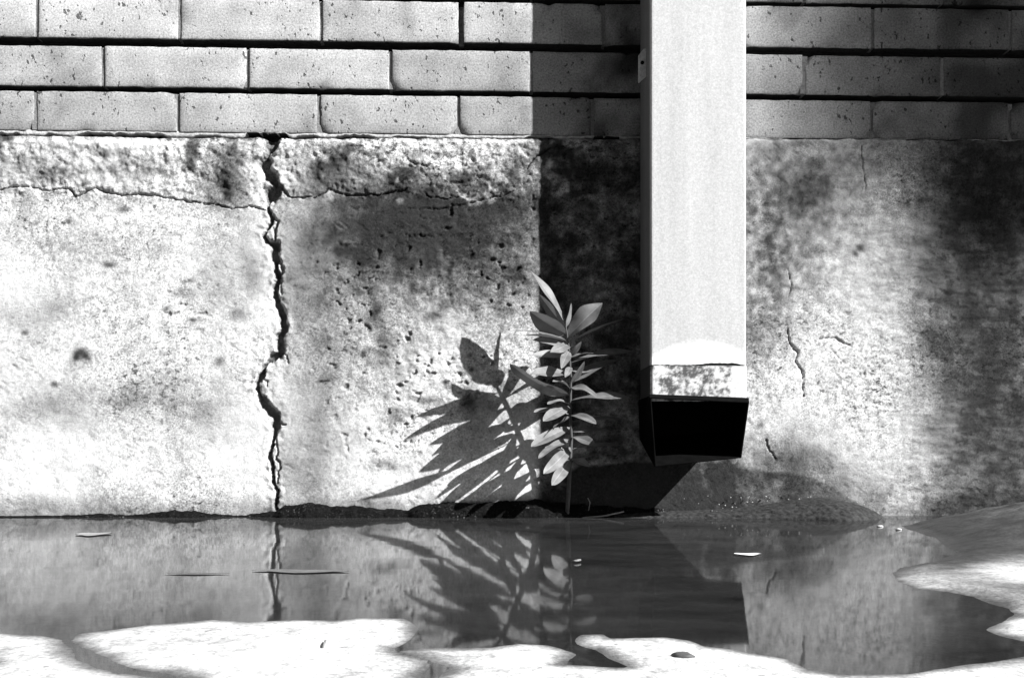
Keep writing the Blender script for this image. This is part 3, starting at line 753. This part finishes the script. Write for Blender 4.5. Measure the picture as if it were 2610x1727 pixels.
def leaf(bp, tp, width, up, fold=.25, droop=.0, wave=0.0):
    """bp, tp = (px, py, metres from wall); width in m; up = rough upper-side normal"""
    A = Vector(on_wall(*bp)); T = Vector(on_wall(*tp)); ax = T - A; L = ax.length; ax.normalize()
    n = Vector(up); n = (n - ax * n.dot(ax)).normalized(); wv_ = ax.cross(n).normalized()
    K = 22; v = []; f = []; rb = []; pe = .62 if bp[1] > 1000 else .85; tm = .8 / (.8 + pe); pk = tm**.8 * (1 - tm)**pe
    for i in range(K):
        t = i / (K - 1)
        wd = (1 + .02 * math.sin(t * 19 + A.z * 900)) * width * .5 * (t**.8 * (1 - t)**pe) / pk + .0005 * (1 - t)
        if t < .06: wd = min(wd, .0012)
        c = A + ax * (L * t) + n * ((droop * .6 + abs(wave) * .10) * 4 * t * (1 - t) * L) + wv_ * (wave * .25 * t * (1 - t) * L)
        wv2 = wave * math.sin(t * 7)
        for s_ in (-1, -.6, -.1, 0, .1, .6, 1):
            rb.append(1.0 if s_ == 0 else 0.0); v.append(tuple(c + wv_ * (wd * s_) + n * (abs(s_) * wd * fold + wv2 * wd * s_)))
    for i in range(K - 1):
        for j in range(6): f.append((i * 7 + j, i * 7 + j + 1, (i + 1) * 7 + j + 1, (i + 1) * 7 + j))
    o = mesh_obj('leaf', v, f, leaf_mat, None, True, {'rib': rb}); adopt(o, plant)
    return o
SU = tuple(SUN)
FACE = (.3, -1, .35); SIDE = (.5, -.35, .9); UPZ = (0, -.12, 1)
SY = np.array([p[1] for p in stem_px][::-1]); SD = np.array([p[2] for p in stem_px][::-1]); SX = np.array([p[0] for p in stem_px][::-1])
LEAVES = [   # start row on the stem, tip (px, py, metres from wall), width, upper-side normal, fold, droop
    (826, (1354, 692, .078), 0.0206, (.75, -.65, .45), .2, .04),
    (838, (1374, 750, .046), 0.0177, (-.62, -.75, -.25), .25, .02),
    (852, (1350, 793, .088), 0.0334, (-.75, -.62, .0), .40, .03),
    (870, (1322, 856, .125), 0.0226, (0, -.10, 1), .2, .05),
    (882, (1358, 866, .100), 0.0177, (.3, -.8, .6), .3, .03),
    (1006, (1299, 926, .165), 0.0250, (-.35, -.75, -.45), .3, .02),
    (880, (1402, 898, .125), 0.0177, (.45, -.6, .6), .2, .06),
    (895, (1430, 940, .130), 0.0157, (.35, -.6, .7), .2, .08),
    (935, (1440, 962, .100), 0.0108, (.3, -.4, .9), .2, .08),
    (955, (1352, 954, .120), 0.0274, (.15, -.65, .75), .25, .06),
    (992, (1408, 972, .115), 0.0148, (.3, -.4, .9), .2, .06),
    (1035, (1384, 1073, .115), 0.0202, (.1, -.8, .55), .2, .07),
    (1055, (1360, 1050, .095), 0.0185, (-.1, -.65, .75), .2, .05),
    (1088, (1353, 1138, .115), 0.0202, (.0, -.8, .55), .2, .06),
    (1150, (1389, 1140, .085), 0.0129, (.0, -.65, .75), .2, .06),
    (1138, (1385, 1207, .112), 0.0194, (.3, -.85, .45), .2, .06),
    (1170, (1406, 1236, .105), 0.0194, (.45, -.8, .45), .2, .06),
    (862, (1536, 772, .078), 0.0353, (-.72, -.70, .0), .30, .06),
    (874, (1594, 812, .060), 0.0196, (-.25, .05, 1), .25, .03),
    (834, (1456, 772, .080), 0.0108, (.8, -.6, .1), .2, .0),
    (908, (1482, 870, .080), 0.0098, (.5, -.8, .2), .2, .03),
    (912, (1514, 900, .070), 0.0108, (.0, -.2, 1), .2, .05),
    (925, (1622, 896, .052), 0.0245, (.0, -.40, .9), .2, .06),
    (978, (1490, 920, .080), 0.0128, (.6, -.75, .2), .2, .03),
    (975, (1572, 918, .050), 0.0245, (.1, -.55, .85), .2, .08),
    (987, (1524, 1014, .100), 0.0166, (.1, -.70, .75), .2, .10),
    (1020, (1608, 1014, .082), 0.0185, (.1, -.55, .85), .2, .06),
    (1057, (1520, 1080, .098), 0.0162, (.1, -.78, .62), .2, .12),
    (1075, (1594, 1070, .044), 0.0145, (.0, -.35, 1), .2, .05),
    (1114, (1518, 1137, .094), 0.0169, (.15, -.8, .55), .2, .10),
    (1145, (1588, 1136, .040), 0.0145, (.0, -.3, 1), .2, .06),
    (1170, (1502, 1189, .078), 0.0137, (.1, -.78, .55), .2, .12),
    (1182, (1560, 1150, .036), 0.0121, (.0, -.2, 1), .2, .06),
    (868, (1300, 842, .105), 0.0131, (-.2, -.5, .8), .2, .03),
    (905, (1352, 905, .110), 0.0152, (-.3, -.8, .3), .3, .03),
    (1030, (1395, 1030, .120), 0.0131, (.2, -.3, .9), .2, .05),
    (1120, (1372, 1168, .118), 0.0152, (-.5, -.8, .0), .2, .04),
    (1065, (1410, 1095, .105), 0.0142, (-.6, -.7, -.1), .2, .04),
    (945, (1530, 955, .045), 0.0175, (.0, -.5, .8), .2, .05),
    (1100, (1560, 1100, .040), 0.0152, (.0, -.5, .8), .2, .05),
]
LEAVES = [((float(np.interp(a_, SY, SX)), a_, float(np.interp(a_, SY, SD))),) + tuple(r_) for a_, *r_ in LEAVES]
rl = random.Random(3)
for L_ in LEAVES: leaf(*L_, wave=rl.uniform(-.34, .34))

# ------------------------------------------------------------------ small things on the ground and water
rr = np.random.RandomState(9)
def stone(name, px, py, size, mat, label, cat, group=None, flat=.55, z=0.0):
    p = on_ground(px, py, z)
    me = bpy.data.meshes.new(name); import bmesh
    bm = bmesh.new(); bmesh.ops.create_icosphere(bm, subdivisions=3, radius=1)
    s1, s2 = rr.uniform(0, 9, 2)
    for v in bm.verts:
        n_ = float(fbm(np.array([v.co.x + s1]), np.array([v.co.y + v.co.z * .7 + s2]), 1.3, 3, 3)[0])
        k_ = 1 + .35 * n_; v.co = Vector((v.co.x * size * k_ * 1.25, v.co.y * size * k_, max(v.co.z, -.4) * size * flat * k_))
    bm.to_mesh(me); bm.free(); me.polygons.foreach_set('use_smooth', np.ones(len(me.polygons), dtype=bool))
    me.materials.append(mat); o = bpy.data.objects.new(name, me); C.objects.link(o); o.location = (p[0], p[1], z + size * flat * .35)
    return tag(o, label, cat, group)
MAT_PEB = plain('dark_pebble', .07, .6, .3, 120, .3)
MAT_PEB2 = plain('pale_pebble', .45, .7, .2, 200, .3)
stone('pebble', 1740, 1678, .0046, MAT_PEB, 'dark pebble on the pale dry patch at the bottom edge', 'pebble')
stone('pebble', 2243, 1342, .0035, MAT_PEB2, 'small pale pebble at the right tip of the silt mound', 'pebble')
stone('pebble', 2290, 1350, .0035, MAT_PEB2, 'pale pebble farthest right beyond the silt mound', 'pebble')
MAT_PALE = plain('pale_petal', .75, .6, .1, 100, 0)
MAT_DEAD = plain('dead_leaf', .12, .6, .3, 90, .3)
MAT_TWIG = plain('dry_twig', .20, .8, .3, 200, .3)
def floating(name, px, py, lx_, ly_, mat, label, cat, curl=.2, rot=0.0):
    p = on_ground(px, py); v = []; f = []; K = 13
    for i in range(K):
        t = i / (K - 1); wd = ly_ * .5 * math.sin(math.pi * t)**.7
        for s_ in (-1, -.5, 0, .5, 1):
            x = (t - .5) * lx_; y = s_ * wd + .12 * ly_ * math.sin(t * 9)
            z = .0005 + curl * ly_ * (s_ * s_ * .35 + .35 * abs(2 * t - 1)**2.5)
            v.append((x * math.cos(rot) - y * math.sin(rot), x * math.sin(rot) + y * math.cos(rot), z))
    for i in range(K - 1):
        for j in range(4): f.append((i * 5 + j, i * 5 + j + 1, (i + 1) * 5 + j + 1, (i + 1) * 5 + j))
    o = mesh_obj(name, v, f, mat, None, True); o.location = (p[0], p[1], 0)
    return tag(o, label, cat)
floating('petal', 1906, 1414, .028, .020, MAT_PALE, 'white petal floating on the puddle below the outlet shoe', 'petal', .1)
floating('dead_leaf', 238, 1362, .042, .045, plain('pale_dead_leaf', .25, .6, .25, 90, .3), 'pale leaf floating on the puddle at far left near the wall', 'leaf', .04, .2)
floating('dead_leaf', 765, 1456, .085, .022, MAT_DEAD, 'long dull leaf floating on the puddle below the crack', 'leaf', .035, -.10)
floating('dead_leaf', 500, 1463, .055, .010, plain('dark_dead_leaf', .08, .6, .25, 90, .3), 'thin dark leaf floating left of the long dull leaf', 'leaf', .04, .0)
def twig(pts, r, label):
    m_ = MB(); P = [Vector(p) for p in pts]; c = P[0].copy()
    m_.tube([tuple(p - c) for p in P], r, 6); o = m_.build('twig', MAT_TWIG, None, True); o.location = c
    return tag(o, label, 'twig')
def G(px, py, z=.001): return tuple(on_ground(px, py, z))
twig([G(1458, 1430, .001), G(1470, 1428, .002), G(1479, 1426, .002)], .0011, 'short dark twig floating in the middle of the puddle')['category'] = 'twig'
twig([on_wall(1445, 1330, .05), on_wall(1490, 1318, .05), on_wall(1540, 1314, .05), on_wall(1590, 1303, .048)], .0012, 'long thin twig lying at the wall foot beside the sapling')
twig([on_wall(1500, 1300, .045), on_wall(1504, 1280, .05), on_wall(1498, 1268, .052)], .0008, 'small upright dry stalk right of the sapling stem')
twig([G(829, 1632, .002), G(826, 1640, .0025), G(823, 1648, .002)], .0006, 'tiny dark twig on the large pale patch below the crack')
# loose pale grit scattered over the silt
gv = []; gf = []
for i in range(260):
    px = rr.uniform(1730, 2230); py = 1338 - 75 * rr.uniform(0, 1)**2.2
    t_ = (py - 1255) / 80; p = on_wall(px, py, .012 + .05 * min(1, max(0, t_))**1.5)
    sz = rr.uniform(.0006, .0018)
    o = len(gv)
    for dx_, dy_, dz_ in ((1, 0, 0), (-1, 0, 0), (0, 1, 0), (0, -1, 0), (0, 0, 1), (0, 0, -1)):
        gv.append((p[0] + dx_ * sz * rr.uniform(.7, 1.3), p[1] + dy_ * sz, p[2] + dz_ * sz * rr.uniform(.6, 1.1)))
    for q_ in ((0, 2, 4), (2, 1, 4), (1, 3, 4), (3, 0, 4), (2, 0, 5), (1, 2, 5), (3, 1, 5), (0, 3, 5)): gf.append(tuple(o + i_ for i_ in q_))
tag(mesh_obj('grit', gv, gf, MAT_GRIT, None, False), 'pale grit scattered over the dark silt mound', None, None, 'stuff')

# ------------------------------------------------------------------ tree standing off to the right, towards the sun: shades the right end of the wall
MAT_TLEAF = plain('tree_leaf', .07, .6, .3, 8, 0)
MAT_TBARK = plain('tree_bark', .08, .9, .3, 20, .5, .01)
cc = Vector((3.14, 0, 2.78)) + SUN * 12.0
tree = empty('tree', (cc.x, cc.y, 0)); tag(tree, 'tall leafy tree to the right whose crown shades the wall end', 'tree')
tb = MB(); tb.tube([(cc.x, cc.y, -.1), (cc.x + .1, cc.y, 3), (cc.x - .1, cc.y + .1, 6.5), (cc.x, cc.y, cc.z + .6)], [.22, .18, .13, .04], 12)
rt = np.random.RandomState(12)
for i in range(9):
    d_ = rt.normal(size=3); d_[2] = abs(d_[2]) * .6; d_ /= np.linalg.norm(d_); s0 = np.array([cc.x, cc.y, cc.z - 1.6 + .2 * i])
    tb.tube([tuple(s0), tuple(s0 + d_ * .7 + [0, 0, .1]), tuple(s0 + d_ * 1.3)], [.06, .04, .015], 6)
tb.build('trunk', MAT_TBARK, tree, True)
n_ = 22000; d_ = rt.normal(size=(n_, 3)); d_ /= np.linalg.norm(d_, axis=1)[:, None]
rad = rt.uniform(.05, 1, n_)**.45 * (1.45 + .12 * np.sin(d_[:, 0] * 4 + 1) * np.cos(d_[:, 2] * 5))
cen = np.array(cc)[None, :] + d_ * rad[:, None]
a_ = rt.normal(size=(n_, 3)); a_ /= np.linalg.norm(a_, axis=1)[:, None]; b_ = np.cross(a_, rt.normal(size=(n_, 3))); b_ /= np.linalg.norm(b_, axis=1)[:, None]
sz = rt.uniform(.05, .11, n_)[:, None]
tv = np.stack([cen - a_ * sz, cen + b_ * sz * .45, cen + a_ * sz, cen - b_ * sz * .45], 1).reshape(-1, 3)
adopt(mesh_obj('crown', tv, np.arange(n_ * 4).reshape(-1, 4), MAT_TLEAF, None, False), tree)

# ------------------------------------------------------------------ unseen house and eaves, added to block sky light and deepen the shade
MAT_FAR = plain('added_dark_brick', .05, .9, .3, 3, 0)
MAT_ADDED_TILE = plain('added_dark_tiles', .06, .8, .3, 5, 0)
MAT_ADDED_PANE = plain('added_dark_pane', .02, .2, .1, 2, 0, spec=.5)
opp = empty('added_building', (-2, -5.0, 0)); tag(opp, 'dark brick house added out of view to block sky light', 'added_building')
m_ = MB(); m_.box((-16, -8.3, -.05), (9, -5.0, 4.4)); m_.build('wall', MAT_FAR, opp)
m_ = MB(); m_.v = [(-16.3, -4.75, 4.35), (9.3, -4.75, 4.35), (9.3, -8.5, 4.35), (-16.3, -8.5, 4.35), (-16.3, -6.7, 5.5), (9.3, -6.7, 5.5)]
m_.f = [(0, 1, 5, 4), (2, 3, 4, 5), (1, 2, 5), (3, 0, 4), (3, 2, 1, 0)]; m_.build('added_building_roof', MAT_ADDED_TILE, opp)
for xw in (-13, -9.5, -6, -2.5, 1.5, 5):
    m_ = MB(); m_.box((xw, -5.04, 1.0), (xw + 1.1, -4.98, 2.3)); m_.build('added_building_window', MAT_ADDED_PANE, opp)
m_ = MB(); m_.box((-3.3, -.55, 3.6), (3.3, .3, 3.75)); m_.build('added_eaves', MAT_ADDED_TILE, wall)
m_ = MB(); m_.box((-3.2, .005, 2.19), (3.2, .25, 3.6)); m_.build('added_upper_wall', MAT_FAR, wall)
